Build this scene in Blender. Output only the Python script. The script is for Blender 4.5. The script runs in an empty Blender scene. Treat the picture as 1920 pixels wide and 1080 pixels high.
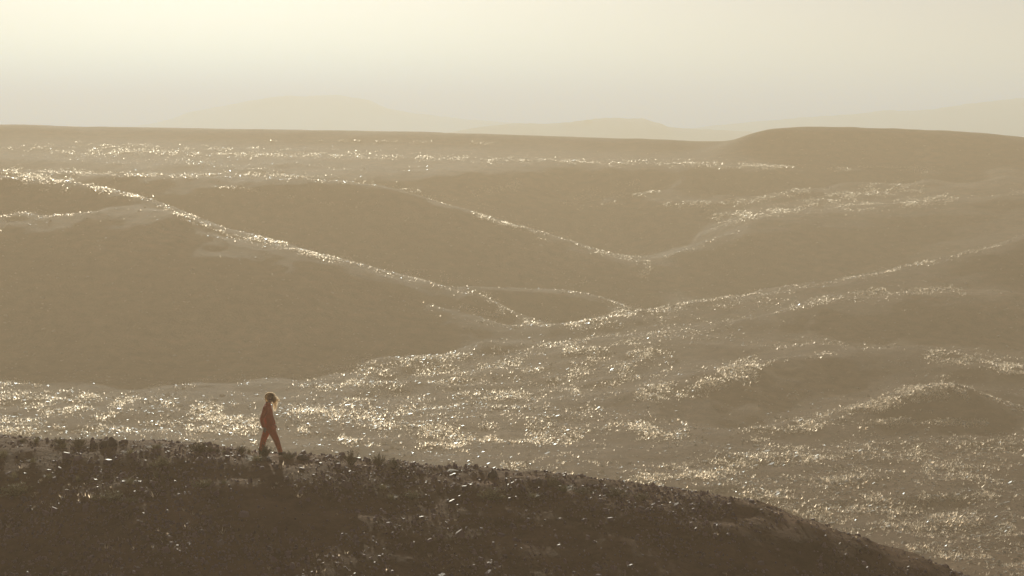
import bpy, bmesh, math, random
import numpy as np
from mathutils import Vector

random.seed(7)
rng = np.random.default_rng(7)
S = bpy.context.scene
COL = S.collection

# ------------------------------------------------------------------ camera
F = 3850.0                      # focal length in pixels of a 1920 wide frame
VH = 225.0                      # row of the eye-level horizon
CAMZ = 40.0                     # camera height above the datum
PITCH = math.atan((540 - VH) / F)
cam = bpy.data.cameras.new('camera')
cam.sensor_width = 36.0
cam.lens = 36.0 * F / 1920.0
cam.clip_start = 0.2
cam.clip_end = 30000.0
camo = bpy.data.objects.new('camera', cam)
COL.objects.link(camo)
camo.location = (0, 0, CAMZ)
camo.rotation_euler = (math.pi / 2 - PITCH, 0, 0)
S.camera = camo

# ------------------------------------------------------------------ sky, sun, exposure
SUN_EL, SUN_AZ = math.radians(14.5), math.radians(-9.0)
world = bpy.data.worlds.new('World')
S.world = world
world.use_nodes = True
wn = world.node_tree.nodes
sky = wn.new('ShaderNodeTexSky')
sky.sky_type = 'NISHITA'
sky.sun_disc = False
sky.sun_elevation = SUN_EL
sky.sun_rotation = SUN_AZ
sky.air_density = 0.7
sky.dust_density = 0.4
sky.ozone_density = 1.0
world.node_tree.links.new(sky.outputs[0], wn['Background'].inputs[0])
wn['Background'].inputs[1].default_value = 0.05
sun = bpy.data.lights.new('sun', 'SUN')
sun.energy = 5.0
sun.angle = math.radians(0.5)
sun.color = (1.0, 0.83, 0.58)
suno = bpy.data.objects.new('sun', sun)
COL.objects.link(suno)
SUND = Vector((math.sin(SUN_AZ) * math.cos(SUN_EL), math.cos(SUN_AZ) * math.cos(SUN_EL), math.sin(SUN_EL)))
suno.rotation_euler = (-SUND).to_track_quat('-Z', 'Y').to_euler()
suno.location = (0, 0, 120)
S.view_settings.view_transform = 'Standard'
S.view_settings.look = 'None'
S.view_settings.gamma = 1.0
S.view_settings.use_curve_mapping = False
S.view_settings.exposure = 0.04
S.render.engine = 'CYCLES'
cy = S.cycles
cy.max_bounces = 5
cy.diffuse_bounces = 2
cy.glossy_bounces = 2
cy.transmission_bounces = 3
cy.volume_bounces = 0
cy.transparent_max_bounces = 6
cy.use_denoising = True
cy.sample_clamp_indirect = 3.0

# ------------------------------------------------------------------ helpers
def tag(o, label=None, cat=None, group=None, kind=None):
    if label: o['label'] = label
    if cat: o['category'] = cat
    if group: o['group'] = group
    if kind: o['kind'] = kind
    return o

def empty(name, loc, rz=0.0):
    o = bpy.data.objects.new(name, None)
    COL.objects.link(o)
    o.location = loc
    o.rotation_euler = (0, 0, rz)
    o.empty_display_size = 0.2
    return o

def mesh_np(name, verts, faces_flat, sizes, mat=None, smooth=False):
    """numpy arrays -> mesh (verts Nx3, loop indices, polygon sizes)"""
    me = bpy.data.meshes.new(name)
    verts = np.ascontiguousarray(verts, dtype=np.float32)
    faces_flat = np.ascontiguousarray(faces_flat, dtype=np.int32)
    sizes = np.ascontiguousarray(sizes, dtype=np.int32)
    me.vertices.add(len(verts))
    me.vertices.foreach_set('co', verts.ravel())
    me.loops.add(len(faces_flat))
    me.loops.foreach_set('vertex_index', faces_flat)
    me.polygons.add(len(sizes))
    starts = np.concatenate(([0], np.cumsum(sizes)[:-1])).astype(np.int32)
    me.polygons.foreach_set('loop_start', starts)
    me.polygons.foreach_set('use_smooth', np.full(len(sizes), smooth, dtype=bool))
    me.update(calc_edges=True)
    me.validate()
    if mat: me.materials.append(mat)
    return me

def link(name, me, parent=None):
    o = bpy.data.objects.new(name, me)
    COL.objects.link(o)
    o.parent = parent
    return o

_T = np.random.default_rng(11).random((256, 256))
def vnoise(x, y):
    xi, yi = np.floor(x).astype(int), np.floor(y).astype(int)
    fx, fy = x - xi, y - yi
    fx = fx * fx * fx * (fx * (fx * 6 - 15) + 10)
    fy = fy * fy * fy * (fy * (fy * 6 - 15) + 10)
    a, b = _T[xi & 255, yi & 255], _T[(xi + 1) & 255, yi & 255]
    c, d = _T[xi & 255, (yi + 1) & 255], _T[(xi + 1) & 255, (yi + 1) & 255]
    return (a + (b - a) * fx) * (1 - fy) + (c + (d - c) * fx) * fy - 0.5

def fbm(x, y, octv=4, gain=0.5):
    s, a = 0.0, 1.0
    for k in range(octv):
        s = s + a * vnoise(x + 17.3 * k, y - 9.1 * k)
        x, y, a = x * 2.03 + y * 0.31, y * 2.03 - x * 0.31, a * gain
    return s

def sstep(e0, e1, x):
    t = np.clip((x - e0) / (e1 - e0), 0, 1)
    return t * t * (3 - 2 * t)

CP, SP = math.cos(PITCH), math.sin(PITCH)
def ray(u, v):
    a, b = (u - 960.0) / F, (540.0 - v) / F
    return a, CP + b * SP, -SP + b * CP          # x, y, z of the view ray
def P(u, v, d):
    x, y, z = ray(u, v)
    return (x / y * d, d, CAMZ + z / y * d)

# ------------------------------------------------------------------ the relief of the desert
# crest and valley lines of the hills, surveyed as (bearing, elevation, distance) and turned into points in metres
pts = []
def PG(u, v, d):
    """survey distances are stretched; the true distance of the far country is shorter"""
    return P(u, v, float(np.interp(d, [0, 300, 420, 700, 900], [0, 300, 388, 452, 520])))
def line(pl, step=70, back=None, back2=None):
    for (u0, v0, d0), (u1, v1, d1) in zip(pl[:-1], pl[1:]):
        n = max(1, int(round(abs(u1 - u0) / step)))
        for k in range(n):
            t = k / n
            pts.append(PG(u0 + (u1 - u0) * t, v0 + (v1 - v0) * t, d0 + (d1 - d0) * t))
            for bk in (back, back2):
                if bk:
                    p = pts[-1] if bk is back else p0
                    p0 = pts[-1]
                    x, y, z = PG(u0 + (u1 - u0) * t, v0 + (v1 - v0) * t, d0 + (d1 - d0) * t)
                    pts.append((x * (y + bk[0]) / y, y + bk[0], z - bk[1]))
    pts.append(PG(*pl[-1]))

# hill under the camera and the hollow in front of it
for x, y, z in [(0, 0, -1.75), (-6, 0, -1.9), (6, 0, -2.1), (0, -10, -1.6), (0, 8, -3.2), (0, 18, -7.2), (-8, 18, -6.6), (8, 18, -7.9),
                (0, 30, -12.6), (-12, 30, -11.8), (12, 30, -13.6), (-25, 10, -4), (25, 10, -5), (-22, 30, -11.5), (22, 30, -15)]:
    pts.append((x, y, CAMZ + z))
# near ridge the person walks on
NEAR = [(-500, 812, 60), (-200, 818, 60), (0, 825, 59), (130, 829, 58), (260, 838, 57.5), (400, 845, 57), (505, 853, 57), (640, 864, 57), (760, 873, 57),
        (900, 889, 56.5), (1010, 899, 56), (1130, 914, 56), (1260, 932, 56), (1400, 949, 55.5), (1600, 1012, 55), (1920, 1150, 54), (2300, 1330, 53)]
for (u0, v0, d0), (u1, v1, d1) in zip(NEAR[:-1], NEAR[1:]):
    for k in range(2):
        t = k / 2
        x, y, z = PG(u0 + (u1 - u0) * t, v0 + (v1 - v0) * t, d0 + (d1 - d0) * t)
        pts.append((x, y, z))
        for dd, dz in ((-4, 0.80), (-9, 1.95), (-16, 3.6), (4, 0.7), (12, 3.6), (32, 10.5)):
            pts.append((x * (y + dd) / y, y + dd, z - dz))
# valley floor
for u in range(-500, 2500, 240):
    for d, zz in ((118, -28.5), (135, -29.8), (160, -30.0), (185, -30.2)):
        if d < 150 or u < 1300 or d == 160:
            x, y, z = PG(u, 800, d)
            pts.append((x, y, CAMZ + zz))
for u in range(-500, 1150, 220):
    for d, zz in ((208, -30.2), (228, -30.0)):
        x, y, z = PG(u, 800, d)
        pts.append((x, y, CAMZ + zz + 0.35 * math.sin(u * 0.013 + d)))
# great hill on the left: foot, benches, crest
line([(-500, 700, 240), (0, 703, 241), (300, 700, 243), (560, 690, 244), (740, 662, 250), (900, 634, 256)], 110)
line([(-500, 395, 296), (0, 404, 297), (120, 402, 297), (240, 392, 297), (335, 398, 297)], 60, back=(5, 0.1))
line([(-500, 318, 326), (0, 330, 326), (130, 346, 321), (260, 373, 313), (350, 404, 306), (430, 431, 300), (530, 457, 295), (640, 489, 286),
      (740, 511, 289), (900, 553, 289), (985, 590, 286)], 50, back=(7, 0.35), back2=(24, 2.4))
line([(0, 520, 269), (300, 540, 268), (540, 560, 266), (740, 590, 268)], 110)
# second hill behind it
line([(-500, 360, 362), (0, 345, 360), (260, 377, 348), (430, 428, 336), (640, 484, 330), (740, 500, 325), (900, 541, 317), (1060, 560, 312)], 70)
line([(-400, 318, 392), (0, 319, 390), (150, 322, 384), (260, 326, 370), (400, 330, 367), (640, 346, 363), (800, 373, 361), (900, 402, 357), (1000, 434, 353), (1100, 466, 349),
      (1210, 491, 345)], 55, back=(8, 0.4), back2=(24, 2.0))
line([(390, 352, 352), (660, 392, 351), (860, 416, 350)], 60)
# spur dropping to the junction in the middle
line([(940, 552, 296), (1040, 549, 298), (1120, 563, 296), (1200, 583, 293)], 40, back=(10, 0.3))
line([(940, 606, 270), (1000, 612, 268), (1080, 606, 270), (1200, 586, 276), (1300, 571, 280), (1430, 547, 285), (1600, 521, 290), (1750, 491, 295),
      (1880, 459, 299), (1950, 437, 301), (2300, 400, 305)], 50, back=(7, 0.5), back2=(22, 2.6))
# right-hand face above it and its broken crest
line([(1200, 580, 312), (1300, 560, 320), (1430, 540, 330), (1600, 516, 338), (1750, 486, 342), (1900, 452, 346), (2300, 395, 350)], 80)
line([(1210, 492, 346), (1300, 462, 356), (1380, 432, 366)], 45, back=(8, 0.4))
line([(1380, 412, 376), (1490, 398, 382), (1590, 390, 385), (1700, 383, 387), (1790, 374, 390), (1920, 364, 394), (2300, 350, 400)], 60, back=(8, 0.2))
line([(1060, 380, 412), (1240, 357, 420), (1400, 372, 416), (1500, 360, 420), (1600, 352, 424), (1700, 344, 430), (1920, 338, 436), (2300, 333, 436)], 70, back=(9, 0.5))
# far plain, a set of low swells
for v0, d, vr in ((322, 425, 330), (305, 480, 318), (290, 540, 305), (272, 600, 296), (258, 650, 285)):
    for u in range(-500, 2500, 150):
        t = np.clip(u / 1330.0, 0, 1.2)
        if u > 1330 and d > 560: continue
        v = v0 + (vr - v0) * t
        p = PG(u, v, d + (28 if d == 425 and u > 950 else 0))
        pts.append((p[0], p[1], p[2]))
line([(-500, 230, 700), (0, 238, 700), (200, 243, 700), (640, 249, 700), (900, 255, 700), (1100, 262, 700), (1330, 267, 690), (1370, 266, 660)], 70,
     back=(30, 0.8), back2=(140, 14))
line([(1340, 300, 560), (1500, 296, 560), (1700, 298, 560), (1920, 300, 560), (2300, 300, 560)], 60)
line([(1375, 264, 630), (1405, 253, 628), (1440, 243.5, 626), (1560, 242, 626), (1700, 247, 626), (1850, 253.5, 628), (1925, 261, 632), (2050, 275, 640), (2300, 280, 640)], 40,
     back=(20, 0.6), back2=(110, 12))
# swells on the near right
line([(600, 692, 245), (800, 668, 250), (1000, 652, 255), (1300, 622, 261), (1420, 596, 264), (1500, 575, 266), (1640, 555, 269), (1780, 546, 271), (1920, 551, 271), (2300, 560, 270)], 60, back=(6, 0.3))
line([(1330, 655, 244), (1500, 652, 247), (1640, 652, 250), (1800, 656, 250), (2000, 670, 249), (2300, 690, 246)], 70)
line([(1160, 752, 214), (1250, 728, 219), (1330, 703, 224), (1420, 682, 229), (1500, 668, 232), (1640, 661, 234), (1800, 671, 232), (1920, 696, 228), (2300, 760, 220)], 50, back=(5, 0.2))
line([(1200, 800, 202), (1350, 796, 206), (1500, 772, 213), (1640, 735, 219), (1780, 712, 221), (1920, 745, 214), (2300, 820, 200)], 70)
line([(1390, 818, 197), (1530, 792, 199), (1650, 753, 202), (1780, 722, 204), (1815, 738, 203), (1900, 775, 200), (2300, 850, 190)], 40, back=(6, 0.9))
line([(1500, 828, 191), (1640, 805, 195), (1760, 796, 196), (1850, 802, 195), (1920, 820, 191)], 60)
line([(1350, 868, 180), (1600, 862, 181), (1920, 868, 179), (2300, 880, 177)], 120)

PT = np.array(pts)
_, _ix = np.unique(np.round(PT[:, :2] * 0.5), axis=0, return_index=True)
PT = PT[np.sort(_ix)]
_c = PT[:, :2]
CC = 3.0
def _phi(r2): return np.sqrt(r2 + CC * CC)
_n = len(PT)
_A = np.zeros((_n + 3, _n + 3))
_A[:_n, :_n] = _phi(((_c[:, None, :] - _c[None, :, :]) ** 2).sum(-1))
_A[:_n, :_n] -= np.eye(_n) * 0.6
_A[:_n, _n] = 1; _A[:_n, _n + 1:] = _c / 300.0
_A[_n, :_n] = 1; _A[_n + 1:, :_n] = (_c / 300.0).T
_w = np.linalg.solve(_A, np.concatenate([PT[:, 2], np.zeros(3)]))

def rbf(x, y):
    out = np.empty(len(x))
    for k in range(0, len(x), 20000):
        xs, ys = x[k:k + 20000], y[k:k + 20000]
        r2 = (xs[:, None] - _c[None, :, 0]) ** 2 + (ys[:, None] - _c[None, :, 1]) ** 2
        out[k:k + 20000] = _phi(r2) @ _w[:_n] + _w[_n] + (xs * _w[_n + 1] + ys * _w[_n + 2]) / 300.0
    return out

def detail(x, y):
    r = np.hypot(x, y)
    far = sstep(80, 160, r)
    far = far * (1 - 0.75 * sstep(380, 430, r))
    z = far * (0.9 * fbm(x / 26, y / 22, 3) + 0.42 * fbm(x / 7.0 + 5, y / 7.0, 3, 0.55))
    rill = 1 - 2 * np.abs(fbm(x / 11 + 3, y / 17 + 8, 3))
    z = z + far * 0.45 * (rill - 0.5)
    z = z + (1 - sstep(80, 160, r)) * (0.20 * fbm(x / 3.2, y / 3.2, 3) + 0.12 * fbm(x / 0.8 + 9, y / 0.8, 3))
    return z

def H(x, y):
    """ground height"""
    x = np.atleast_1d(np.asarray(x, float)); y = np.atleast_1d(np.asarray(y, float))
    r = np.hypot(x, y) + 1e-6
    ang = np.abs(np.arctan2(x, y))
    base = CAMZ - 1.75 - 21 * sstep(4, 120, r) + 3.0 * fbm(x / 90, y / 90, 3) * sstep(10, 80, r)
    beyond = CAMZ - 26 + 2 * fbm(x / 300, y / 300, 3)
    base = base + (beyond - base) * sstep(520, 720, r)
    w = (1 - sstep(math.radians(21), math.radians(40), ang)) * (1 - sstep(560, 720, r))
    z = base.copy()
    m = w > 0
    if m.any(): z[m] = base[m] + (rbf(x[m], y[m]) - base[m]) * w[m]
    return z + detail(x, y) * (1 - sstep(800, 1200, r))

# ------------------------------------------------------------------ materials
def new_mat(name):
    m = bpy.data.materials.new(name); m.use_nodes = True
    nt = m.node_tree
    return m, nt, nt.nodes, nt.links, nt.nodes['Principled BSDF']

def noise_node(N, L, coord, scale, det=4, rough=0.55):
    n = N.new('ShaderNodeTexNoise'); n.inputs['Scale'].default_value = scale
    n.inputs['Detail'].default_value = det; n.inputs['Roughness'].default_value = rough
    L.new(coord, n.inputs['Vector'])
    return n

def ramp(N, L, fac, stops):
    r = N.new('ShaderNodeValToRGB'); L.new(fac, r.inputs[0])
    e = r.color_ramp.elements
    while len(e) < len(stops): e.new(0.5)
    for q, (p, c) in zip(e, stops):
        q.position = p; q.color = (*c, 1)
    return r

def mat_ground():
    m, nt, N, L, b = new_mat('desert_ground')
    g = N.new('ShaderNodeNewGeometry')
    n1 = noise_node(N, L, g.outputs['Position'], 0.05, 5)
    n2 = noise_node(N, L, g.outputs['Position'], 0.55, 8, 0.7)
    r1 = ramp(N, L, n1.outputs['Fac'], [(0.32, (0.105, 0.058, 0.036)), (0.55, (0.16, 0.092, 0.056)), (0.72, (0.23, 0.142, 0.086))])
    r2 = ramp(N, L, n2.outputs['Fac'], [(0.3, (0.40, 0.40, 0.40)), (0.7, (1.4, 1.33, 1.25))])
    mx = N.new('ShaderNodeMix'); mx.data_type = 'RGBA'; mx.blend_type = 'MULTIPLY'; mx.inputs['Factor'].default_value = 1.0
    L.new(r1.outputs[0], mx.inputs['A']); L.new(r2.outputs[0], mx.inputs['B'])
    L.new(mx.outputs['Result'], b.inputs['Base Color'])
    b.inputs['Roughness'].default_value = 0.9
    b.inputs['Specular IOR Level'].default_value = 0.03
    v = N.new('ShaderNodeTexVoronoi'); v.inputs['Scale'].default_value = 2.6; L.new(g.outputs['Position'], v.inputs['Vector'])
    n3 = noise_node(N, L, g.outputs['Position'], 6.0, 5, 0.7)
    ad = N.new('ShaderNodeMath'); ad.operation = 'MULTIPLY_ADD'; ad.inputs[1].default_value = 0.6
    L.new(v.outputs['Distance'], ad.inputs[0]); L.new(n3.outputs['Fac'], ad.inputs[2])
    bp = N.new('ShaderNodeBump'); bp.inputs['Strength'].default_value = 0.8; bp.inputs['Distance'].default_value = 0.10
    L.new(ad.outputs[0], bp.inputs['Height']); L.new(bp.outputs[0], b.inputs['Normal'])
    return m

def mat_stone(name, c0, c1, rough=0.3, spec=0.5):
    m, nt, N, L, b = new_mat(name)
    g = N.new('ShaderNodeNewGeometry')
    n1 = noise_node(N, L, g.outputs['Position'], 9.0, 5, 0.65)
    ri = N.new('ShaderNodeMath'); ri.operation = 'MULTIPLY_ADD'; ri.inputs[1].default_value = 0.6
    L.new(g.outputs['Random Per Island'], ri.inputs[0])
    s = N.new('ShaderNodeMath'); s.operation = 'MULTIPLY'; s.inputs[1].default_value = 0.5
    L.new(n1.outputs['Fac'], s.inputs[0]); L.new(s.outputs[0], ri.inputs[2])
    r1 = ramp(N, L, ri.outputs[0], [(0.1, c0), (0.9, c1)])
    L.new(r1.outputs[0], b.inputs['Base Color'])
    rr = N.new('ShaderNodeMapRange'); rr.inputs['To Min'].default_value = rough; rr.inputs['To Max'].default_value = rough + 0.3
    L.new(g.outputs['Random Per Island'], rr.inputs['Value']); L.new(rr.outputs[0], b.inputs['Roughness'])
    b.inputs['Specular IOR Level'].default_value = spec
    n2 = noise_node(N, L, g.outputs['Position'], 30.0, 4, 0.6)
    bp = N.new('ShaderNodeBump'); bp.inputs['Strength'].default_value = 0.4; bp.inputs['Distance'].default_value = 0.02
    L.new(n2.outputs['Fac'], bp.inputs['Height']); L.new(bp.outputs[0], b.inputs['Normal'])
    return m

def mat_leafy(name, c0, c1, trans=0.5, fwd=0.0):
    m, nt, N, L, b = new_mat(name)
    g = N.new('ShaderNodeNewGeometry')
    r1 = ramp(N, L, g.outputs['Random Per Island'], [(0.0, c0), (1.0, c1)])
    L.new(r1.outputs[0], b.inputs['Base Color'])
    b.inputs['Roughness'].default_value = 0.6
    t = N.new('ShaderNodeBsdfTranslucent'); L.new(r1.outputs[0], t.inputs['Color'])
    mx = N.new('ShaderNodeMixShader'); mx.inputs[0].default_value = trans
    L.new(b.outputs[0], mx.inputs[1]); L.new(t.outputs[0], mx.inputs[2])
    if fwd:
        rf = N.new('ShaderNodeBsdfRefraction'); rf.inputs['IOR'].default_value = 1.4; rf.inputs['Roughness'].default_value = 0.6
        L.new(r1.outputs[0], rf.inputs['Color'])                 # thin straw passes light on forwards
        m2 = N.new('ShaderNodeMixShader'); m2.inputs[0].default_value = fwd
        L.new(mx.outputs[0], m2.inputs[1]); L.new(rf.outputs[0], m2.inputs[2]); mx = m2
    L.new(mx.outputs[0], N['Material Output'].inputs['Surface'])
    return m

def mat_cloth(name, col):
    m, nt, N, L, b = new_mat(name)
    t = N.new('ShaderNodeTexCoord')
    n1 = noise_node(N, L, t.outputs['Object'], 7.0, 5, 0.6)
    r1 = ramp(N, L, n1.outputs['Fac'], [(0.3, tuple(c * 0.8 for c in col)), (0.7, tuple(c * 1.15 for c in col))])
    L.new(r1.outputs[0], b.inputs['Base Color'])
    b.inputs['Roughness'].default_value = 0.85
    b.inputs['Sheen Weight'].default_value = 0.25
    n2 = noise_node(N, L, t.outputs['Object'], 14.0, 3)
    bp = N.new('ShaderNodeBump'); bp.inputs['Strength'].default_value = 0.5; bp.inputs['Distance'].default_value = 0.03
    L.new(n2.outputs['Fac'], bp.inputs['Height']); L.new(bp.outputs[0], b.inputs['Normal'])
    return m

M_GROUND = mat_ground()
M_STONE_FAR = mat_stone('varnished_stone_far', (0.09, 0.065, 0.045), (0.30, 0.22, 0.15), 0.32, 0.5)
M_STONE = mat_stone('varnished_stone', (0.085, 0.050, 0.052), (0.27, 0.162, 0.160), 0.46, 0.32)
M_ROCK = mat_stone('dark_rock', (0.045, 0.032, 0.025), (0.11, 0.08, 0.06), 0.5, 0.35)
M_TUFT = mat_leafy('dry_grass', (0.45, 0.34, 0.24), (0.92, 0.75, 0.58), 0.7, 0.34)
M_LEAF_D = mat_leafy('dark_shrub_leaf', (0.07, 0.062, 0.032), (0.15, 0.12, 0.065), 0.35)
M_LEAF_P = mat_leafy('pale_shrub_leaf', (0.13, 0.115, 0.055), (0.25, 0.21, 0.11), 0.45)
M_TWIG = mat_stone('twig_bark', (0.05, 0.036, 0.026), (0.10, 0.075, 0.05), 0.7, 0.2)
M_MOUNT = mat_stone('far_rock', (0.12, 0.09, 0.07), (0.2, 0.16, 0.12), 0.8, 0.2)

# ------------------------------------------------------------------ ground sheet
th = np.concatenate([np.radians(np.linspace(-180, -36, 40)), np.radians(np.linspace(-36, -19, 50))[1:], np.radians(np.linspace(-19, 19, 600))[1:-1],
                     np.radians(np.linspace(19, 36, 50)), np.radians(np.linspace(36, 180, 40))[1:-1]])
rr = np.concatenate([np.geomspace(1.0, 38, 34)[:-1], np.geomspace(38, 66, 90)[:-1], np.geomspace(66, 128, 50)[:-1], np.geomspace(128, 400, 470)[:-1], np.geomspace(400, 500, 120)[:-1],
                     np.geomspace(500, 9000, 56)])
TH, RR = np.meshgrid(th, rr)
gx, gy = (RR * np.sin(TH)).ravel(), (RR * np.cos(TH)).ravel()
gz = H(gx, gy)
nt_, nr_ = len(th), len(rr)
ii = np.arange(nt_); jj = (ii + 1) % nt_
rows = np.arange(nr_ - 1)[:, None] * nt_
q = np.stack([rows + ii, rows + jj, rows + nt_ + jj, rows + nt_ + ii], -1).reshape(-1, 4)[:, ::-1]
verts = np.concatenate([np.stack([gx, gy, gz], -1), [[0, 0, float(H(0, 0)[0])]]])
ctr = len(verts) - 1
tri = np.stack([np.full(nt_, ctr), jj, ii], -1)[:, :]
GZ = gz.reshape(nr_, nt_)
def H(x, y):
    """ground height read off the sheet itself"""
    x = np.atleast_1d(np.asarray(x, float)); y = np.atleast_1d(np.asarray(y, float))
    r, a = np.hypot(x, y), np.arctan2(x, y)
    i = np.clip(np.searchsorted(rr, r) - 1, 0, nr_ - 2); j = np.clip(np.searchsorted(th, a) - 1, 0, nt_ - 2)
    fr = np.clip((r - rr[i]) / (rr[i + 1] - rr[i]), 0, 1); fa = np.clip((a - th[j]) / (th[j + 1] - th[j]), 0, 1)
    return (GZ[i, j] * (1 - fa) + GZ[i, j + 1] * fa) * (1 - fr) + (GZ[i + 1, j] * (1 - fa) + GZ[i + 1, j + 1] * fa) * fr
ff = np.concatenate([q.ravel(), tri.ravel()])
sz = np.concatenate([np.full(len(q), 4), np.full(len(tri), 3)])
ground = link('ground', mesh_np('ground', verts, ff, sz, M_GROUND, True))
tag(ground, 'rolling bare desert hills of dark stony ground', kind='structure')

# ------------------------------------------------------------------ far mountains beyond the plain
def mountain(d, prof, depth, seed, label):
    """prof: (u, v) skyline; a ridge with a front and a back slope and gullied flanks"""
    us = np.array([p[0] for p in prof], float); vs = np.array([p[1] for p in prof], float)
    U = np.linspace(us[0], us[-1], 160)
    V = np.interp(U, us, vs)
    X = np.array([P(u, v, d)[0] for u, v in zip(U, V)]); Z = np.array([P(u, v, d)[2] for u, v in zip(U, V)])
    ker = np.hanning(9); ker /= ker.sum()
    Z = np.convolve(np.pad(Z, 4, mode='edge'), ker, 'valid')
    foot = CAMZ - 34
    T = np.linspace(-1, 1, 41)
    vv = []
    for t in T:
        k = (1 - abs(t)) ** 1.3
        g = fbm(X / (d * 0.012) + seed, np.full_like(X, t * 4 + seed), 4)
        z = foot + (Z - foot) * k + g * (Z - foot) * 0.18 * (1 - k) * k * 4 + (Z - foot) * 0.02 * fbm(X / (d * .004), X * 0 + seed, 3)
        vv.append(np.stack([X * (1 + 0.0 * t), np.full_like(X, d + t * depth) + g * depth * 0.1, z], -1))
    vv = np.concatenate(vv)
    n = len(U); r0 = np.arange(len(T) - 1)[:, None] * n; c0 = np.arange(n - 1)
    qd = np.stack([r0 + c0, r0 + c0 + 1, r0 + n + c0 + 1, r0 + n + c0], -1).reshape(-1, 4)
    o = link('mountain', mesh_np('mountain', vv, qd.ravel(), np.full(len(qd), 4), M_MOUNT, True))
    tag(o, label, kind='structure')
mountain(1350, [(820, 252), (900, 238), (960, 231), (1040, 232), (1095, 226), (1140, 221), (1180, 222), (1205, 221), (1225, 228), (1250, 237), (1290, 241), (1400, 246), (1500, 262)], 300, 1.0,
         'hazy flat-topped hill on the skyline left of the mesa')
mountain(2200, [(100, 260), (280, 232), (380, 205), (460, 190), (540, 180), (640, 178), (690, 186), (730, 205), (790, 214), (900, 226), (1050, 236), (1150, 262)], 420, 4.0,
         'faint broad mountain on the left of the skyline')
mountain(1900, [(1200, 262), (1300, 240), (1400, 229), (1500, 221), (1600, 214), (1660, 206), (1720, 208), (1790, 198), (1860, 188), (1960, 180), (2200, 170), (2500, 250)], 420, 9.0,
         'faint long mountain rising behind the right-hand mesa')

# ------------------------------------------------------------------ loose stones
def stone_field(name, x, y, size, mat, flat=(0.25, 0.6), tilt=0.14, sink=0.25, top=(0.5, 0.9)):
    n = len(x); K = 5
    z = H(x, y)
    a0 = rng.random(n) * 6.283
    ang = a0[:, None] + np.arange(K)[None] * (6.283 / K) + rng.uniform(-0.35, 0.35, (n, K))
    r0 = size[:, None] * rng.uniform(0.38, 0.62, (n, K))
    asp = rng.uniform(0.7, 1.4, n)[:, None]
    h = size * rng.uniform(flat[0], flat[1], n)
    tp = rng.uniform(top[0], top[1], n)[:, None] * rng.uniform(0.85, 1.1, (n, K))
    bx, by = r0 * np.cos(ang) * asp, r0 * np.sin(ang)
    tx, ty = bx * tp, by * tp
    gx_, gy_ = rng.normal(0, tilt, n), rng.normal(0, tilt, n)
    tz = h[:, None] + tx * gx_[:, None] + ty * gy_[:, None]
    V = np.empty((n, 2 * K, 3))
    V[:, :K, 0] = bx + x[:, None]; V[:, :K, 1] = by + y[:, None]; V[:, :K, 2] = (z - size * sink)[:, None]
    V[:, K:, 0] = tx + x[:, None]; V[:, K:, 1] = ty + y[:, None]; V[:, K:, 2] = z[:, None] + tz * (1 - sink * 0.6)
    f = [[k, (k + 1) % K, K + (k + 1) % K, K + k] for k in range(K)]
    fl = np.array([i for g_ in f for i in g_] + list(range(K, 2 * K)))
    FL = (np.arange(n)[:, None] * 2 * K + fl[None]).ravel()
    SZ = np.tile([4] * K + [K], n)
    return link(name, mesh_np(name, V.reshape(-1, 3), FL, SZ, mat, False))

def polar_scatter(n, r0, r1, a0, a1, keep):
    xs, ys = [], []
    tot = 0
    while tot < n:
        a = np.radians(rng.uniform(a0, a1, 60000)); r = np.exp(rng.uniform(math.log(r0), math.log(r1), 60000))
        x, y = r * np.sin(a), r * np.cos(a)
        k = rng.random(60000) < keep(x, y)
        xs.append(x[k]); ys.append(y[k]); tot += k.sum()
    return np.concatenate(xs)[:n], np.concatenate(ys)[:n]

def clump(x, y):
    a = fbm(x / 34 + 40, y / 18 + 7, 3)
    b = fbm(x / 6.5, y / 3.5 + 30, 2)
    slope = (H(x, y + 3) - H(x, y - 3)) / 6.0            # stones and grass keep to the flats and the crests
    return np.clip(0.10 + 1.7 * (a + 0.05), 0.05, 1) * np.clip(0.3 + 1.8 * (b + 0.1), 0.05, 1) * (1 - 0.95 * sstep(0.05, 0.17, slope)) * (0.4 + 0.6 * sstep(0.1, 0.6, H(x, y) - 0.5 * (H(x, y + 9) + H(x, y - 9))))
x, y = polar_scatter(48000, 38, 66, -17, 17, lambda x, y: np.clip(0.45 + 1.2 * fbm(x / 2.2, y / 2.2, 3), 0.08, 1))
sz_ = np.exp(rng.normal(math.log(0.05), 0.5, len(x))).clip(0.025, 0.24)
tag(stone_field('gravel', x, y, sz_, M_STONE, (0.25, 0.75), 0.35, 0.2, (0.35, 0.9)), 'dark gravel covering the near ridge', kind='stuff')

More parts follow.
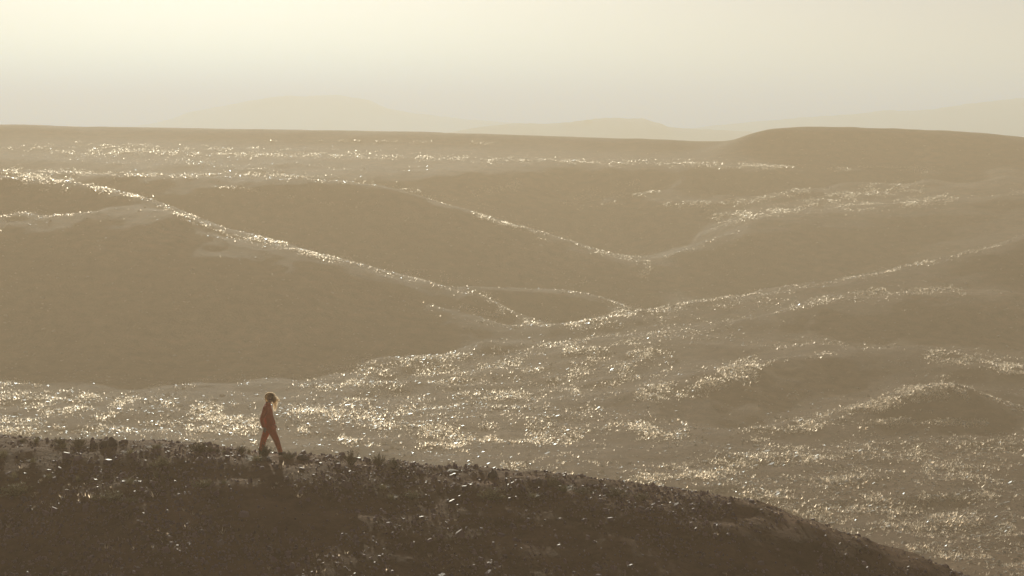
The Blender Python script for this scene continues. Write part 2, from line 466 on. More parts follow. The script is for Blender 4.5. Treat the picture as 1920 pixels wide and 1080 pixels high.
# dry grass tufts on the far hills
def tuft_field(name, x, y, h, mat, blades=4, slim=1.0):
    n = len(x); z = H(x, y)
    a = rng.random((n, blades)) * 6.283
    lean = rng.uniform(0.3, 1.3, (n, blades)); hh = h[:, None] * rng.uniform(0.6, 1.1, (n, blades))
    wd = slim * h[:, None] * rng.uniform(0.14, 0.30, (n, blades))
    off = h[:, None] * 0.25
    bx, by = x[:, None] + off * np.cos(a), y[:, None] + off * np.sin(a)
    px, py = -np.sin(a) * wd, np.cos(a) * wd
    V = np.empty((n, blades, 3, 3))
    V[..., 0, 0] = bx - px; V[..., 0, 1] = by - py; V[..., 0, 2] = z[:, None] - 0.03
    V[..., 1, 0] = bx + px; V[..., 1, 1] = by + py; V[..., 1, 2] = z[:, None] - 0.03
    V[..., 2, 0] = bx + lean * hh * np.cos(a); V[..., 2, 1] = by + lean * hh * np.sin(a); V[..., 2, 2] = z[:, None] + hh
    V = V.reshape(-1, 3)
    return link(name, mesh_np(name, V, np.arange(len(V)), np.full(n * blades, 3), mat, False))
EL = np.maximum.accumulate((GZ - CAMZ) / rr[:, None], axis=0)        # skyline seen from the ridge, for laying drifts where the survey saw them
def on_ground(u, v):
    b, c = (540.0 - v) / F, (u - 960.0) / F
    dy, dz = CP + b * SP, -SP + b * CP
    a = np.arctan2(c, dy); el = dz / np.hypot(c, dy)
    j = np.clip(np.searchsorted(th, a), 0, nt_ - 1)
    r = np.full(len(u), np.nan)
    for q_ in np.unique(j):
        m_ = j == q_
        k = np.searchsorted(EL[:, q_], el[m_])
        k = np.where((k > 0) & (k < nr_), k, 0)
        e0, e1 = EL[np.maximum(k - 1, 0), q_], EL[k, q_]
        t = np.clip((el[m_] - e0) / np.maximum(e1 - e0, 1e-9), 0, 1)
        rv = rr[np.maximum(k - 1, 0)] + t * (rr[k] - rr[np.maximum(k - 1, 0)])
        r[m_] = np.where((k > 0) & (rv > 125) & (rv < 446), rv, np.nan)
    ok = ~np.isnan(r)
    return r[ok] * np.sin(a[ok]), r[ok] * np.cos(a[ok])

# drifts of dry grass and stones: (line, half thickness, how dense)
DRIFTS = [
 ([(0, 322), (130, 340), (260, 370), (350, 402), (430, 430), (530, 457), (640, 489)], 6, 1.6), ([(0, 333), (130, 350)], 9, 1.2), ([(330, 398), (430, 437), (470, 447)], 7, 1.0),
 ([(530, 462), (640, 480), (740, 500), (900, 530)], 5, 0.5), ([(560, 475), (700, 500)], 4, 0.6), ([(0, 402), (130, 402), (190, 408)], 7, 0.5),
 ([(130, 288), (290, 287), (550, 291), (960, 299), (1400, 312), (1740, 318)], 4, 1.0), ([(0, 270), (300, 285)], 12, 0.5), ([(30, 254), (640, 263), (920, 270)], 3, 0.6),
 ([(180, 275), (560, 280)], 4, 0.6), ([(600, 285), (1000, 300)], 5, 0.6), ([(0, 318), (330, 330), (460, 326), (640, 338), (740, 346)], 4, 1.1), ([(1260, 305), (1500, 315), (1750, 316)], 4, 0.8),
 ([(740, 346), (820, 372)], 4, 0.7), ([(400, 348), (480, 358), (660, 388)], 3, 0.7), ([(830, 368), (900, 385), (930, 395)], 4, 1.0), ([(880, 400), (960, 422), (1070, 447)], 5, 1.8), ([(930, 412), (1020, 450)], 6, 0.8),
 ([(840, 408), (880, 414)], 3, 1.2), ([(1110, 468), (1215, 490)], 5, 0.9), ([(1215, 490), (1300, 465), (1390, 433)], 3, 0.3), ([(880, 365), (980, 345)], 8, 0.8),
 ([(1050, 378), (1240, 357)], 7, 1.1), ([(1100, 355), (1200, 342)], 5, 0.8), ([(1080, 386), (1160, 380)], 5, 0.8), ([(1360, 408), (1440, 396), (1540, 376), (1600, 364)], 7, 2.2), ([(1600, 364), (1700, 345)], 9, 1.0),
 ([(1240, 388), (1400, 376), (1520, 356)], 6, 1.2), ([(1560, 390), (1640, 385), (1720, 379), (1795, 370)], 6, 2.4), ([(1600, 382), (1730, 352)], 16, 0.6), ([(1320, 400), (1380, 410)], 9, 1.2), ([(1790, 370), (1920, 362)], 2, 0.4),
 ([(930, 588), (970, 606), (1080, 604), (1200, 583)], 8, 1.8), ([(960, 609), (1010, 612)], 4, 3.0), ([(1200, 583), (1300, 567), (1430, 546)], 3, 1.1), ([(1430, 546), (1600, 520), (1750, 490), (1890, 456)], 3, 1.0), ([(1060, 546), (1120, 560), (1200, 580)], 4, 1.2),
 ([(700, 505), (900, 545), (960, 590)], 8, 0.4), ([(860, 575), (940, 600)], 8, 0.7), ([(1040, 535), (1120, 525)], 10, 0.3), ([(1200, 520), (1220, 500)], 10, 0.4),
 ([(1080, 612), (1260, 590), (1500, 556)], 8, 0.6), ([(1480, 575), (1620, 548), (1750, 543), (1810, 548)], 6, 0.8), ([(1640, 510), (1760, 490)], 5, 0.4),
 ([(600, 690), (1000, 650), (1300, 622)], 6, 0.5), ([(1020, 662), (1180, 655), (1260, 672)], 14, 1.1), ([(550, 728), (700, 712), (900, 700), (980, 690)], 12, 1.0), ([(830, 745), (960, 742), (1085, 735)], 7, 1.6), ([(960, 690), (1250, 700)], 22, 0.6),
 ([(640, 680), (960, 690)], 14, 0.4), ([(1190, 745), (1260, 735), (1330, 712), (1420, 690)], 16, 1.5), ([(1300, 720), (1420, 700)], 18, 0.7), ([(1420, 686), (1500, 668), (1575, 660)], 4, 1.2), ([(1610, 658), (1650, 656)], 3, 0.8), ([(1735, 664), (1830, 676), (1920, 690)], 8, 1.8), ([(1870, 695), (1920, 702)], 5, 1.5),
 ([(1390, 820), (1460, 806), (1530, 792), (1650, 757), (1730, 738)], 10, 2.0), ([(1680, 745), (1780, 722)], 16, 1.2), ([(1780, 722), (1815, 748)], 6, 0.8), ([(1560, 805), (1700, 788), (1850, 797)], 6, 0.8), ([(1500, 800), (1620, 790)], 10, 0.7),
 ([(0, 745), (250, 770), (480, 800)], 22, 0.7), ([(0, 790), (300, 800), (480, 825)], 14, 0.7), ([(0, 718), (60, 728), (100, 738)], 6, 2.0), ([(100, 742), (300, 752)], 7, 1.4), ([(160, 748), (320, 756), (420, 770)], 7, 1.6), ([(240, 770), (500, 795)], 7, 1.0), ([(0, 765), (160, 772)], 7, 0.8), ([(0, 812), (160, 806)], 8, 1.3), ([(280, 725), (520, 700)], 6, 0.4),
 ([(540, 768), (640, 778), (720, 797), (860, 815)], 10, 1.6), ([(560, 803), (660, 828), (760, 836), (890, 840)], 6, 2.2), ([(860, 822), (1140, 830)], 8, 0.9), ([(900, 800), (1100, 790)], 20, 0.4), ([(640, 750), (860, 765)], 16, 0.5),
 ([(1080, 815), (1180, 805), (1290, 808)], 12, 1.1), ([(1160, 902), (1240, 892), (1300, 884), (1420, 868)], 12, 1.6), ([(1200, 908), (1400, 890)], 16, 0.7), ([(1380, 928), (1490, 932)], 8, 1.3), ([(1500, 862), (1540, 860)], 5, 1.4), ([(1530, 902), (1620, 896)], 7, 0.8), ([(1620, 935), (1920, 930)], 8, 0.6),
 ([(1730, 880), (1900, 890)], 14, 0.5), ([(940, 870), (1130, 862)], 10, 0.6), ([(1420, 850), (1900, 840)], 16, 0.3), ([(1300, 960), (1900, 980)], 22, 0.4), ([(1700, 1040), (1920, 1060)], 16, 0.4),
]
def drift_points(n, spread=1.0):
    us, vs = [], []
    wt = []
    for pl, hw, de in DRIFTS:
        for (u0, v0), (u1, v1) in zip(pl[:-1], pl[1:]):
            wt.append((math.hypot(u1 - u0, v1 - v0) * hw * de, u0, v0, u1, v1, hw))
    tot = sum(w[0] for w in wt)
    for w, u0, v0, u1, v1, hw in wt:
        k = int(n * w / tot) + 1
        t = rng.random(k); o = rng.normal(0, 0.55, k) * hw * spread
        us.append(u0 + (u1 - u0) * t + rng.normal(0, 3, k)); vs.append(v0 + (v1 - v0) * t + o)
    x, y = on_ground(np.concatenate(us), np.concatenate(vs))
    keep = rng.random(len(x)) < np.clip(0.32 + 2.6 * fbm(x / 2.6, y / 3.4 + 30, 3), 0.02, 1)
    return x[keep], y[keep]
x0, y0 = polar_scatter(15000, 128, 425, -18, 18, clump)
x1, y1 = drift_points(135000, 1.25)
x, y = np.concatenate([x0, x1]), np.concatenate([y0, y1])
tag(tuft_field('dry_grass', x, y, np.exp(rng.normal(math.log(0.115), 0.42, len(x))).clip(0.06, 0.28), M_TUFT, 4), 'sparse dry grass tufts catching the low sun', kind='stuff')
x0, y0 = polar_scatter(20000, 128, 425, -18, 18, clump)
x1, y1 = drift_points(65000)
x2, y2 = polar_scatter(22000, 128, 440, -18, 18, lambda x, y: np.clip(0.4 + 1.4 * fbm(x / 9 + 60, y / 9, 3), 0.04, 1))   # thin litter on the hillsides too
x, y = np.concatenate([x0, x1, x2]), np.concatenate([y0, y1, y2])
sz_ = np.exp(rng.normal(math.log(0.17), 0.5, len(x))).clip(0.06, 0.6)
tag(stone_field('scattered_stones', x, y, sz_, M_STONE_FAR, (0.08, 0.3), 0.28), 'countless pale glinting stones strewn over the far hills', kind='stuff')

x, y = polar_scatter(260, 44, 58, -17, 10, lambda x, y: np.clip(2 * fbm(x / 2 + 3, y / 2, 2) - 0.1, 0, 1) * (0.25 + 0.75 * (x < -4)))
tag(tuft_field('short_grass', x, y, np.exp(rng.normal(math.log(0.07), 0.35, len(x))), M_TUFT, 8, 0.4), 'thin dry grass blades among the gravel of the near ridge', kind='stuff')

# ------------------------------------------------------------------ placing things on the near ridge
def ridge_point(u, v):
    """point of the near ridge seen at bearing u and row v (its crest if v looks past it)"""
    d = np.arange(44.0, 60.0, 0.05)
    rx, ry, rz = ray(u, v)
    xx, zz = rx / ry * d, CAMZ + rz / ry * d
    h = H(xx, d)
    k = np.nonzero(h >= zz)[0]
    k = k[0] if len(k) else int(np.argmin(zz - h))
    return Vector((xx[k], d[k], h[k]))

# ---- shrubs
def strip(V, Fc, p, q_, w, bend=0.0, seg=3):
    """a thin three-sided twig from p to q_"""
    p, q_ = Vector(p), Vector(q_)
    d = (q_ - p); n = d.normalized()
    s = n.orthogonal().normalized(); t = n.cross(s)
    base = len(V)
    for k in range(seg + 1):
        f = k / seg
        c = p + d * f + Vector((0, 0, -bend * f * f * d.length))
        r = w * (1 - 0.8 * f)
        for a in range(3):
            V.append(tuple(c + (s * math.cos(a * 2.094) + t * math.sin(a * 2.094)) * r))
    for k in range(seg):
        for a in range(3):
            b = (a + 1) % 3
            Fc.append((base + k * 3 + a, base + k * 3 + b, base + k * 3 + 3 + b, base + k * 3 + 3 + a))

def leaf(V, Fc, c, d, w):
    c, d = Vector(c), Vector(d)
    s = d.cross(Vector((random.uniform(-1, 1), random.uniform(-1, 1), random.uniform(-1, 1))))
    if s.length < 1e-5: s = Vector((1, 0, 0))
    s.normalize(); b = len(V)
    V += [tuple(c - s * w * 0.3), tuple(c + d * 0.5 + s * w), tuple(c + d), tuple(c + d * 0.5 - s * w)]
    Fc.append((b, b + 1, b + 2, b + 3))

def shrub_meshes(seed, kind):
    """unit shrub, about 1 m across and 1 m high; kind: bushy, spiky, grassy"""
    random.seed(seed)
    SV, SF, LV, LF = [], [], [], []
    n = {'bushy': 46, 'spiky': 60, 'grassy': 120}[kind]
    for k in range(n):
        a = random.random() * 6.283
        el = {'bushy': random.uniform(0.25, 1.45), 'spiky': random.uniform(0.7, 1.5), 'grassy': random.uniform(0.5, 1.45)}[kind]
        L = {'bushy': random.uniform(0.45, 0.85), 'spiky': random.uniform(0.5, 1.1), 'grassy': random.uniform(0.5, 1.0)}[kind]
        d = Vector((math.cos(a) * math.cos(el), math.sin(a) * math.cos(el), math.sin(el)))
        b = Vector((random.uniform(-.14, .14), random.uniform(-.14, .14), -0.05))
        if kind == 'grassy':
            e = b + d * L + Vector((math.cos(a), math.sin(a), 0)) * 0.15
            c = (b + e) / 2 + Vector((0, 0, 0.10)); w = 0.016
            s = Vector((-math.sin(a), math.cos(a), 0)) * w; i = len(LV)
            LV += [tuple(b - s), tuple(b + s), tuple(c + s * .8), tuple(c - s * .8), tuple(e)]
            LF += [(i, i + 1, i + 2, i + 3), (i + 3, i + 2, i + 4)]
            if k % 6 == 0: strip(SV, SF, b, b + d * L * 0.7, 0.012)
            continue
        e = b + d * L
        strip(SV, SF, b, e, 0.016, 0.06)
        for j in range(5):
            f = random.uniform(0.35, 1.0)
            p = b + d * L * f
            d2 = (d + Vector((random.uniform(-1, 1), random.uniform(-1, 1), random.uniform(-.5, 1))) * 0.8).normalized()
            l2 = random.uniform(0.10, 0.28)
            strip(SV, SF, p, p + d2 * l2, 0.007, 0, 1)
            for i in range(7 if kind == 'bushy' else 4):
                g = random.uniform(0.2, 1.0)
                dl = (d2 + Vector((random.uniform(-1, 1), random.uniform(-1, 1), random.uniform(-1, 1)))).normalized()
                leaf(LV, LF, p + d2 * l2 * g, dl * random.uniform(0.04, 0.085), 0.020)
    out = []
    for nm, V, Fc in (('stems', SV, SF), ('leaves', LV, LF)):
        me = bpy.data.meshes.new(nm); me.from_pydata(V, [], Fc); me.update(); out.append(me)
    return out

PROTO = {}
for kind in ('bushy', 'spiky', 'grassy'):
    for s in range(3):
        for tone, ml in (('dark', M_LEAF_D), ('pale', M_LEAF_P)):
            st, lf = shrub_meshes(100 + s * 10 + len(kind), kind)
            st.materials.append(M_TWIG); lf.materials.append(ml)
            PROTO[kind, s, tone] = (st, lf)

GS = 'desert shrubs on the near ridge'
def shrub(u, v, wpx, hpx, kind, tone, label, var=0, name='desert_shrub', cat='shrub'):
    p = ridge_point(u, v)
    if kind == 'grassy': name, cat = 'grass_tuft', 'grass tuft'
    e = empty(name, p, random.random() * 6.283)
    k = p.y / F
    e.scale = (wpx * k / 1.3, wpx * k / 1.3, hpx * k / 1.1)
    st, lf = PROTO[kind, var % 3, tone]
    link('stems', st, e); link('leaves', lf, e)
    tag(e, label, cat, 'grass tufts on the near ridge' if kind == 'grassy' else GS)
SH = [
 # along the crest, left to right
 (43, 830, 18, 12, 'bushy', 'dark', 'tiny dark shrub on the ridge crest, leftmost of all crest shrubs'),
 (68, 831, 22, 20, 'grassy', 'pale', 'thin pale grass clump on the crest, second plant from the left edge'),
 (112, 834, 30, 20, 'bushy', 'dark', 'low dark shrub on the crest, third plant from the left edge'),
 (118, 840, 34, 16, 'grassy', 'pale', 'pale tuft just below the third crest shrub from the left'),
 (148, 838, 36, 26, 'bushy', 'dark', 'round dark shrub on the crest left of the dark rock pair'),
 (245, 852, 34, 16, 'grassy', 'pale', 'faint pale tuft just below the crest right of the dark rock pair'),
 (293, 842, 40, 16, 'grassy', 'pale', 'wide low grassy tuft on the crest midway between rock pair and walker'),
 (373, 846, 46, 24, 'bushy', 'dark', 'largest shrub on the crest left of the walking person'),
 (393, 847, 20, 14, 'bushy', 'dark', 'small dark shrub touching the right side of the largest crest shrub'),
 (420, 850, 18, 10, 'grassy', 'pale', 'small short tuft on the crest well left of the walker'),
 (452, 850, 26, 16, 'spiky', 'dark', 'spiky dark shrub on the crest just left of the walker'),
 (467, 850, 16, 14, 'grassy', 'pale', 'small pale tuft between the spiky shrub and the walker'),
 (497, 856, 34, 26, 'spiky', 'dark', 'thin dark shrub right behind the rear leg of the walker'),
 (484, 864, 54, 18, 'grassy', 'pale', 'wide pale grass clump in front of the feet of the walker'),
 (543, 860, 34, 18, 'bushy', 'dark', 'low dark shrub just ahead of the front foot of the walker'),
 (658, 872, 36, 30, 'spiky', 'dark', 'tall spiky shrub on the crest, first one right of the walker'),
 (710, 874, 32, 26, 'spiky', 'dark', 'spiky shrub on the crest, second one right of the walker'),
 (739, 877, 36, 24, 'bushy', 'dark', 'bushy shrub on the crest, third one right of the walker'),
 (1036, 912, 36, 26, 'bushy', 'dark', 'dark round shrub on the descending crest right of the single rock'),
 (1056, 922, 40, 22, 'grassy', 'pale', 'thin pale tuft just right of the round shrub on the descending crest'),
 (1090, 925, 50, 16, 'bushy', 'dark', 'low wide dark shrub where the descending crest flattens'),
 (1155, 929, 54, 20, 'bushy', 'dark', 'dark shrub near the lower right end of the crest'),
 (1203, 938, 40, 20, 'bushy', 'dark', 'rightmost dark shrub at the low end of the crest'),
 # on the slope below
 (6, 858, 36, 24, 'grassy', 'pale', 'yellowish grass clump at the left edge just below the crest'),
 (28, 898, 22, 20, 'grassy', 'pale', 'narrow pale tuft on the slope near the left edge'),
 (30, 930, 70, 32, 'bushy', 'pale', 'large pale bush on the slope in the lower left corner'),
 (62, 868, 26, 16, 'grassy', 'pale', 'sunlit tuft on the slope below the crest near the left edge'),
 (92, 898, 26, 16, 'grassy', 'pale', 'sunlit straw tuft on the slope right of the narrow pale tuft'),
 (146, 904, 18, 18, 'grassy', 'pale', 'small glinting tuft on the lower slope, left third'),
 (208, 938, 62, 24, 'bushy', 'pale', 'round low bush on the lower slope below the fan shaped tuft'),
 (246, 942, 30, 16, 'grassy', 'pale', 'bright tuft beside the round low bush on the lower slope'),
 (243, 908, 32, 18, 'grassy', 'pale', 'fan shaped dry tuft on the slope above the round low bush'),
 (304, 876, 40, 26, 'bushy', 'pale', 'round pale bush on the upper slope below the wide crest tuft'),
 (293, 896, 18, 22, 'grassy', 'pale', 'bright upright tuft just below the round pale bush'),
 (382, 914, 44, 20, 'bushy', 'pale', 'straw coloured low bush on the slope below the largest crest shrub'),
 (420, 908, 20, 12, 'grassy', 'pale', 'small straw tuft right of the straw coloured low bush'),
 (718, 918, 28, 16, 'grassy', 'pale', 'small faint tuft on the slope below the three crest shrubs'),
 (734, 936, 28, 16, 'grassy', 'pale', 'bright dry tuft near the bottom below the small faint tuft'),
 (772, 936, 40, 20, 'bushy', 'pale', 'pale bush near the bottom right of the bright dry tuft'),
 (920, 936, 54, 28, 'bushy', 'pale', 'broad pale bush on the slope below the single rock'),
 (1000, 934, 28, 14, 'grassy', 'pale', 'thin tuft on the slope between the broad pale bush and the round crest shrub'),
]
for i, a in enumerate(SH): shrub(*a, var=i)

# ---- rocks that stand out on the crest
def rock(u, v, wpx, hpx, label, seed, blocky=False):
    random.seed(seed)
    p = ridge_point(u, v)
    bm = bmesh.new()
    bmesh.ops.create_icosphere(bm, subdivisions=3, radius=0.5)
    k = p.y / F
    sx, sz = wpx * k, hpx * k
    planes = [(Vector((random.uniform(-1, 1), random.uniform(-1, 1), random.uniform(-.3, 1))).normalized(), random.uniform(0.26, 0.42)) for _ in range(11)]
    for vv in bm.verts:
        for n, dd in planes:
            e = vv.co.dot(n) - dd
            if e > 0: vv.co -= n * e * 0.92
        c = vv.co
        c += c.normalized() * 0.03 * float(vnoise(np.array([c.x * 7 + seed]), np.array([c.y * 7 + c.z * 5]))[0])
    for vv in bm.verts:
        vv.co = Vector((vv.co.x * sx * 1.25, vv.co.y * sx, vv.co.z * sz * 1.7 + sz * 0.28))
    me = bpy.data.meshes.new('rock'); bm.to_mesh(me); bm.free()
    me.materials.append(M_ROCK)
    o = link('rock', me); o.location = p; o.rotation_euler = (0, 0, random.random())
    tag(o, label, 'rock', 'rocks on the near ridge')
rock(177, 838, 12, 10, 'small dark rock on the crest just left of the rock pair', 1)
rock(199, 837, 20, 11, 'lower left rock of the dark pair on the crest', 2)
rock(211, 837, 20, 17, 'taller right rock of the dark pair on the crest', 3)
rock(408, 848, 8, 8, 'tiny dark rock on the crest right of the largest shrub', 4)
rock(569, 862, 22, 9, 'flat dark rock on the crest ahead of the walker', 5)
rock(631, 869, 10, 7, 'small rock on the crest left of the tall spiky shrub', 6)
rock(923, 896, 20, 13, 'single dark rounded rock on the descending crest', 7)
rock(1012, 906, 14, 8, 'low dark rock on the crest left of the round shrub', 8)
rock(849, 886, 24, 6, 'long low rock lying along the crest left of the single rounded rock', 9)

# ------------------------------------------------------------------ the walking person
M_SKIN = mat_cloth('skin', (0.45, 0.26, 0.18)); M_SKIN.node_tree.nodes['Principled BSDF'].inputs['Roughness'].default_value = 0.5
M_RED = mat_cloth('rust_red_cloth', (0.66, 0.105, 0.035))
M_RED2 = mat_cloth('rust_red_trousers', (0.70, 0.115, 0.038))
M_BOOT = mat_cloth('brown_leather', (0.06, 0.032, 0.022))
M_HAIR = mat_leafy('windblown_hair', (0.78, 0.60, 0.40), (0.97, 0.85, 0.66), 0.9, 0.25)
M_EYE = mat_cloth('eye', (0.02, 0.015, 0.01))

def tube(bm, path, nseg=14, cap=True, ref=Vector((1, 0, 0))):
    """path: list of (x, y, z, ra, rb): ra along ref, rb across"""
    rings = []
    pv = [Vector(p[:3]) for p in path]
    for i, p in enumerate(path):
        d = (pv[min(i + 1, len(pv) - 1)] - pv[max(i - 1, 0)]).normalized()
        a = (ref - d * ref.dot(d))
        if a.length < 1e-3: a = Vector((0, 1, 0)) - d * d.y
        a.normalize(); b = d.cross(a)
        rings.append([bm.verts.new(pv[i] + a * math.cos(t) * p[3] + b * math.sin(t) * p[4]) for t in (2 * math.pi * k / nseg for k in range(nseg))])
    for r0, r1 in zip(rings[:-1], rings[1:]):
        for k in range(nseg):
            bm.faces.new((r0[k], r0[(k + 1) % nseg], r1[(k + 1) % nseg], r1[k]))
    if cap:
        bm.faces.new(rings[0][::-1]); bm.faces.new(rings[-1])

def ball(bm, c, r):
    g = bmesh.ops.create_icosphere(bm, subdivisions=3, radius=1.0)
    for v in g['verts']: v.co = Vector((v.co.x * r[0] + c[0], v.co.y * r[1] + c[1], v.co.z * r[2] + c[2]))

def fused(name, bm, mat, parent, voxel, smooth=4):
    bmesh.ops.recalc_face_normals(bm, faces=bm.faces)
    me = bpy.data.meshes.new(name); bm.to_mesh(me); bm.free(); me.materials.append(mat)
    o = link(name, me, parent)
    r = o.modifiers.new('fuse', 'REMESH'); r.mode = 'VOXEL'; r.voxel_size = voxel; r.use_smooth_shade = True
    s = o.modifiers.new('soft', 'SMOOTH'); s.iterations = smooth; s.factor = 0.5
    return o

# the figure walks towards +x; joints in metres above the soles
HIP = {'r': (-0.03, 0.10, 0.84), 'f': (0.02, -0.09, 0.84)}
LEG_REAR = [(-0.02, 0.085, 0.86, .095, .09), (-0.07, 0.09, 0.66, .088, .085), (-0.155, 0.09, 0.44, .066, .064), (-0.195, 0.085, 0.30, .058, .056), (-0.235, 0.085, 0.11, .048, .046), (-0.24, 0.085, 0.07, .046, .044)]
LEG_FRONT = [(0.02, -0.085, 0.86, .095, .09), (0.10, -0.09, 0.66, .088, .085), (0.205, -0.09, 0.44, .066, .064), (0.25, -0.085, 0.30, .058, .056), (0.315, -0.085, 0.11, .048, .046), (0.32, -0.085, 0.07, .046, .044)]
ARM_NEAR = [(-0.07, -0.19, 1.38, .055, .055), (-0.13, -0.235, 1.20, .048, .046), (-0.185, -0.25, 1.05, .042, .040), (-0.165, -0.245, 0.93, .038, .036), (-0.135, -0.24, 0.82, .030, .026)]
ARM_FAR = [(-0.01, 0.19, 1.38, .055, .055), (0.02, 0.235, 1.20, .048, .046), (0.05, 0.25, 1.06, .042, .040), (0.10, 0.24, 0.93, .038, .036), (0.14, 0.235, 0.83, .030, .026)]
def grow(path, k, add=0.0): return [(x_, y_, z_, a * k + add, b * k + add) for x_, y_, z_, a, b in path]

def build_person():
    ft = ridge_point(505, 853)
    person = empty('person', ft, math.radians(4))
    # body: one continuous surface
    bm = bmesh.new()
    tube(bm, [(-0.01, 0, 0.80, .10, .15), (-0.01, 0, 0.95, .105, .155), (-0.02, 0, 1.08, .10, .14), (-0.03, 0, 1.24, .115, .165), (-0.03, 0, 1.36, .10, .17), (-0.02, 0, 1.43, .06, .09), (0.0, 0, 1.48, .052, .055), (0.012, 0, 1.55, .052, .055)])
    for lg in (LEG_REAR, LEG_FRONT): tube(bm, lg)
    for ax, ay, up in ((-0.24, 0.085, 0.03), (0.32, -0.085, 0.0)):
        tube(bm, [(ax - 0.04, ay, 0.05, .03, .03), (ax + 0.05, ay, 0.045, .03, .035), (ax + 0.15, ay, 0.03, .02, .035)], ref=Vector((0, 0, 1)))
    for am in (ARM_NEAR, ARM_FAR):
        tube(bm, am)
        wx, wy, wz = am[-1][:3]
        dx = 0.03
        ball(bm, (wx + dx * .6, wy, wz - 0.05), (.036, .018, .05))
        for k, ln in enumerate((0.062, 0.074, 0.07, 0.055)):
            x0 = wx + dx * .6 + 0.028 - 0.019 * k
            tube(bm, [(x0, wy, wz - 0.085, .009, .009), (x0 + .004, wy + .004, wz - 0.085 - ln * .5, .0085, .0085), (x0 + .012, wy + .016, wz - 0.085 - ln * .95, .007, .007)], 8)
        tube(bm, [(wx + .045, wy, wz - .035, .011, .011), (wx + .068, wy - .004, wz - .065, .010, .010), (wx + .072, wy - .002, wz - .095, .008, .008)], 8)
    # head turned towards +x
    ball(bm, (0.025, 0, 1.625), (.092, .074, .105))
    ball(bm, (0.055, 0, 1.565), (.060, .055, .060))
    tube(bm, [(0.112, 0, 1.635, .012, .010), (0.128, 0, 1.605, .018, .015), (0.112, 0, 1.592, .012, .014)], 8)
    ball(bm, (0.100, 0, 1.558), (.018, .026, .010))
    for s in (-1, 1): ball(bm, (0.015, s * .076, 1.612), (.020, .010, .030))
    body = fused('body', bm, M_SKIN, person, 0.0075, 3)
    for s in (-1, 1):
        b2 = bmesh.new(); ball(b2, (0.103, s * .032, 1.628), (.009, .012, .009))
        me = bpy.data.meshes.new('eye'); b2.to_mesh(me); b2.free(); me.materials.append(M_EYE); link('eye', me, body)
    # jacket
    bm = bmesh.new()
    tube(bm, [(-0.01, 0, 0.785, .158, .205), (-0.005, 0, 0.83, .160, .208), (-0.01, 0, 0.95, .145, .19), (-0.025, 0, 1.10, .140, .185), (-0.035, 0, 1.25, .140, .195), (-0.035, 0, 1.37, .115, .185), (-0.025, 0, 1.435, .082, .115), (-0.01, 0, 1.475, .072, .078), (0.0, 0, 1.505, .072, .076)], 18)
    for am in (ARM_NEAR, ARM_FAR): tube(bm, grow(am, 1.22, 0.012))
    ball(bm, (-0.075, -0.185, 1.365), (.075, .075, .07)); ball(bm, (-0.01, 0.185, 1.365), (.075, .075, .07))
    jk = fused('jacket', bm, M_RED, person, 0.012, 3)
    for pts_ in ([(0.085, -0.165, 0.93), (0.10, -0.168, 0.90), (0.115, -0.165, 0.86)],):
        bm = bmesh.new(); tube(bm, [(p[0], p[1], p[2], .012, .006) for p in pts_], 8)
        me = bpy.data.meshes.new('pocket_flap'); bm.to_mesh(me); bm.free(); me.materials.append(M_RED2); link('pocket_flap', me, jk)
    # trousers
    bm = bmesh.new()
    tube(bm, [(-0.01, 0, 0.70, .09, .13), (-0.01, 0, 0.78, .125, .175), (-0.01, 0, 0.92, .125, .175)], 16)
    for lg in (LEG_REAR, LEG_FRONT): tube(bm, grow(lg, 1.05, 0.018)[:-1] + [(lg[-1][0], lg[-1][1], 0.085, .066, .064)])
    fused('trousers', bm, M_RED2, person, 0.012, 3)
    # boots
    for ax, ay in ((-0.24, 0.085), (0.32, -0.085)):
        bm = bmesh.new()
        tube(bm, [(ax - .005, ay, 0.16, .052, .05), (ax - .005, ay, 0.08, .054, .052), (ax - .0, ay, 0.03, .05, .048)])
        tube(bm, [(ax - 0.06, ay, 0.035, .034, .036), (ax + 0.04, ay, 0.045, .046, .044), (ax + 0.13, ay, 0.032, .034, .046), (ax + 0.185, ay, 0.026, .022, .034)], ref=Vector((0, 0, 1)))
        bo = fused('boot', bm, M_BOOT, person, 0.009, 3)
        bm = bmesh.new(); tube(bm, [(ax - 0.068, ay, 0.004, .012, .036), (ax + 0.06, ay, 0.004, .012, .042), (ax + 0.185, ay, 0.006, .012, .036)], ref=Vector((0, 0, 1)))
        me = bpy.data.meshes.new('sole'); bm.to_mesh(me); bm.free(); me.materials.append(M_EYE); link('sole', me, bo)
    # hair: a cap and loose strands blown forward
    bm = bmesh.new()
    ball(bm, (0.008, 0, 1.650), (.104, .092, .100)); ball(bm, (-0.035, 0, 1.60), (.072, .082, .105)); ball(bm, (-0.035, 0, 1.51), (.055, .070, .07))
    hair = fused('hair', bm, M_HAIR, person, 0.010, 2)
    random.seed(5)
    V, Fc = [], []
    def lock(p, mids, w):
        b = len(V)
        pts_ = [Vector(p)] + [Vector(m_) for m_ in mids]
        for i, c in enumerate(pts_):
            d = (pts_[min(i + 1, len(pts_) - 1)] - pts_[max(i - 1, 0)]).normalized()
            s = d.cross(Vector((0, 1, 0.3))).normalized() * w * (1 - 0.75 * i / (len(pts_) - 1))
            V.append(tuple(c - s)); V.append(tuple(c + s))
        for i in range(len(pts_) - 1): Fc.append((b + 2 * i, b + 2 * i + 1, b + 2 * i + 3, b + 2 * i + 2))
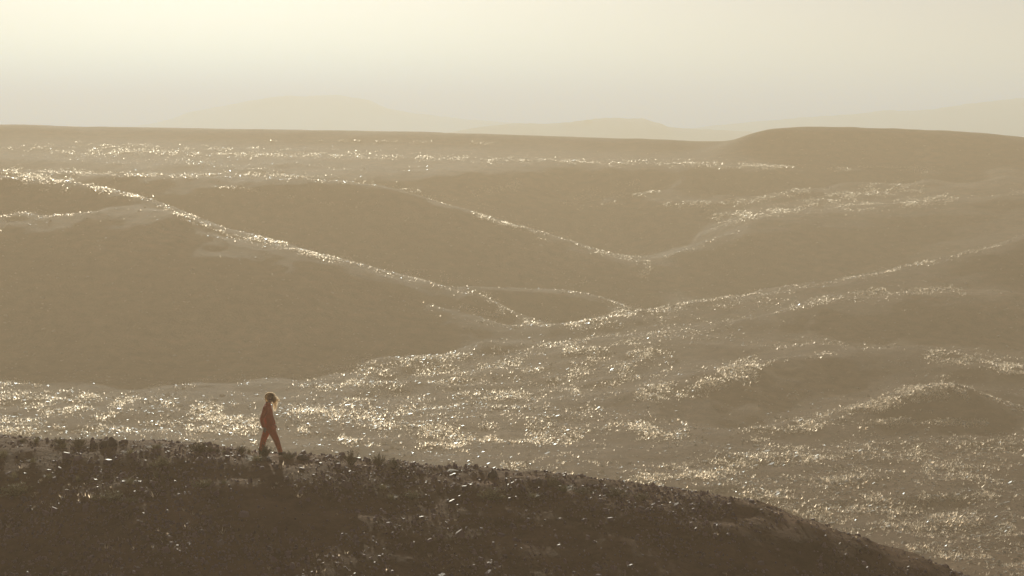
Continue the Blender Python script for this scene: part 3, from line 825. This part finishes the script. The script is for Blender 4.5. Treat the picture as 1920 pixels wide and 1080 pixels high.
    for k in range(520):                                          # frizz round the crown
        a = random.uniform(-0.7, 3.6); o_ = random.uniform(-0.45, 0.45)
        n = Vector((math.cos(a), o_ * 0.8, math.sin(a))).normalized()
        c = Vector((0.0, 0, 1.645)) + Vector((n.x * .098, n.y * .088, n.z * .097))
        t = Vector((0.7, random.uniform(-.5, .5), -0.2))
        l = random.uniform(0.03, 0.075)
        lock(c, (c + n * l * .6 + t * l * .4, c + n * l * .8 + t * l * 1.2), 0.010)
    for k in range(70):                                          # long locks carried forward by the wind
        y0 = random.uniform(-.075, .075); z0 = random.uniform(1.53, 1.70)
        p = Vector((random.uniform(0.02, 0.08), y0, z0))
        f = random.random()
        if f < 0.55: e = Vector((random.uniform(0.18, 0.32), y0 * 1.5, random.uniform(1.44, 1.60)))
        else: e = Vector((random.uniform(0.12, 0.25), y0 * 1.5, random.uniform(1.20, 1.42)))
        m1 = p.lerp(e, 0.4) + Vector((0.05, random.uniform(-.02, .02), 0.03)); m2 = p.lerp(e, 0.75) + Vector((0.035, random.uniform(-.02, .02), 0.02))
        lock(p, (m1, m2, e), 0.012)
    me = bpy.data.meshes.new('strands'); me.from_pydata(V, [], Fc); me.update(); me.materials.append(M_HAIR)
    st = link('strands', me, hair); st['kind'] = 'stuff'
    tag(person, 'person in rust red jacket and trousers striding right along the ridge, pale hair blowing', 'person')
build_person()

# ------------------------------------------------------------------ haze
bm = bmesh.new()
bmesh.ops.create_cube(bm, size=1.0)
zb, zt = -14.0, CAMZ + 42.0
zb = float(min(verts[:, 2].min(), CAMZ - 40)) - 1.0
for v in bm.verts:
    v.co = Vector((v.co.x * 19000, v.co.y * 19000, zb + (v.co.z + 0.5) * (zt - zb)))
me = bpy.data.meshes.new('haze'); bm.to_mesh(me); bm.free()
m = bpy.data.materials.new('haze'); m.use_nodes = True
N, L = m.node_tree.nodes, m.node_tree.links
N.remove(N['Principled BSDF'])
pv = N.new('ShaderNodeVolumePrincipled')
pv.inputs['Color'].default_value = (1.0, 0.755, 0.50, 1)
pv.inputs['Density'].default_value = 0.0021
pv.inputs['Absorption Color'].default_value = (1, 1, 1, 1)
pv.inputs['Anisotropy'].default_value = 0.28
pv.inputs['Density Attribute'].default_value = ''
L.new(pv.outputs[0], N['Material Output'].inputs['Volume'])
m.cycles.homogeneous_volume = True
me.materials.append(m)
hz = link('haze', me)
tag(hz, 'warm dusty haze filling the desert air', kind='stuff')
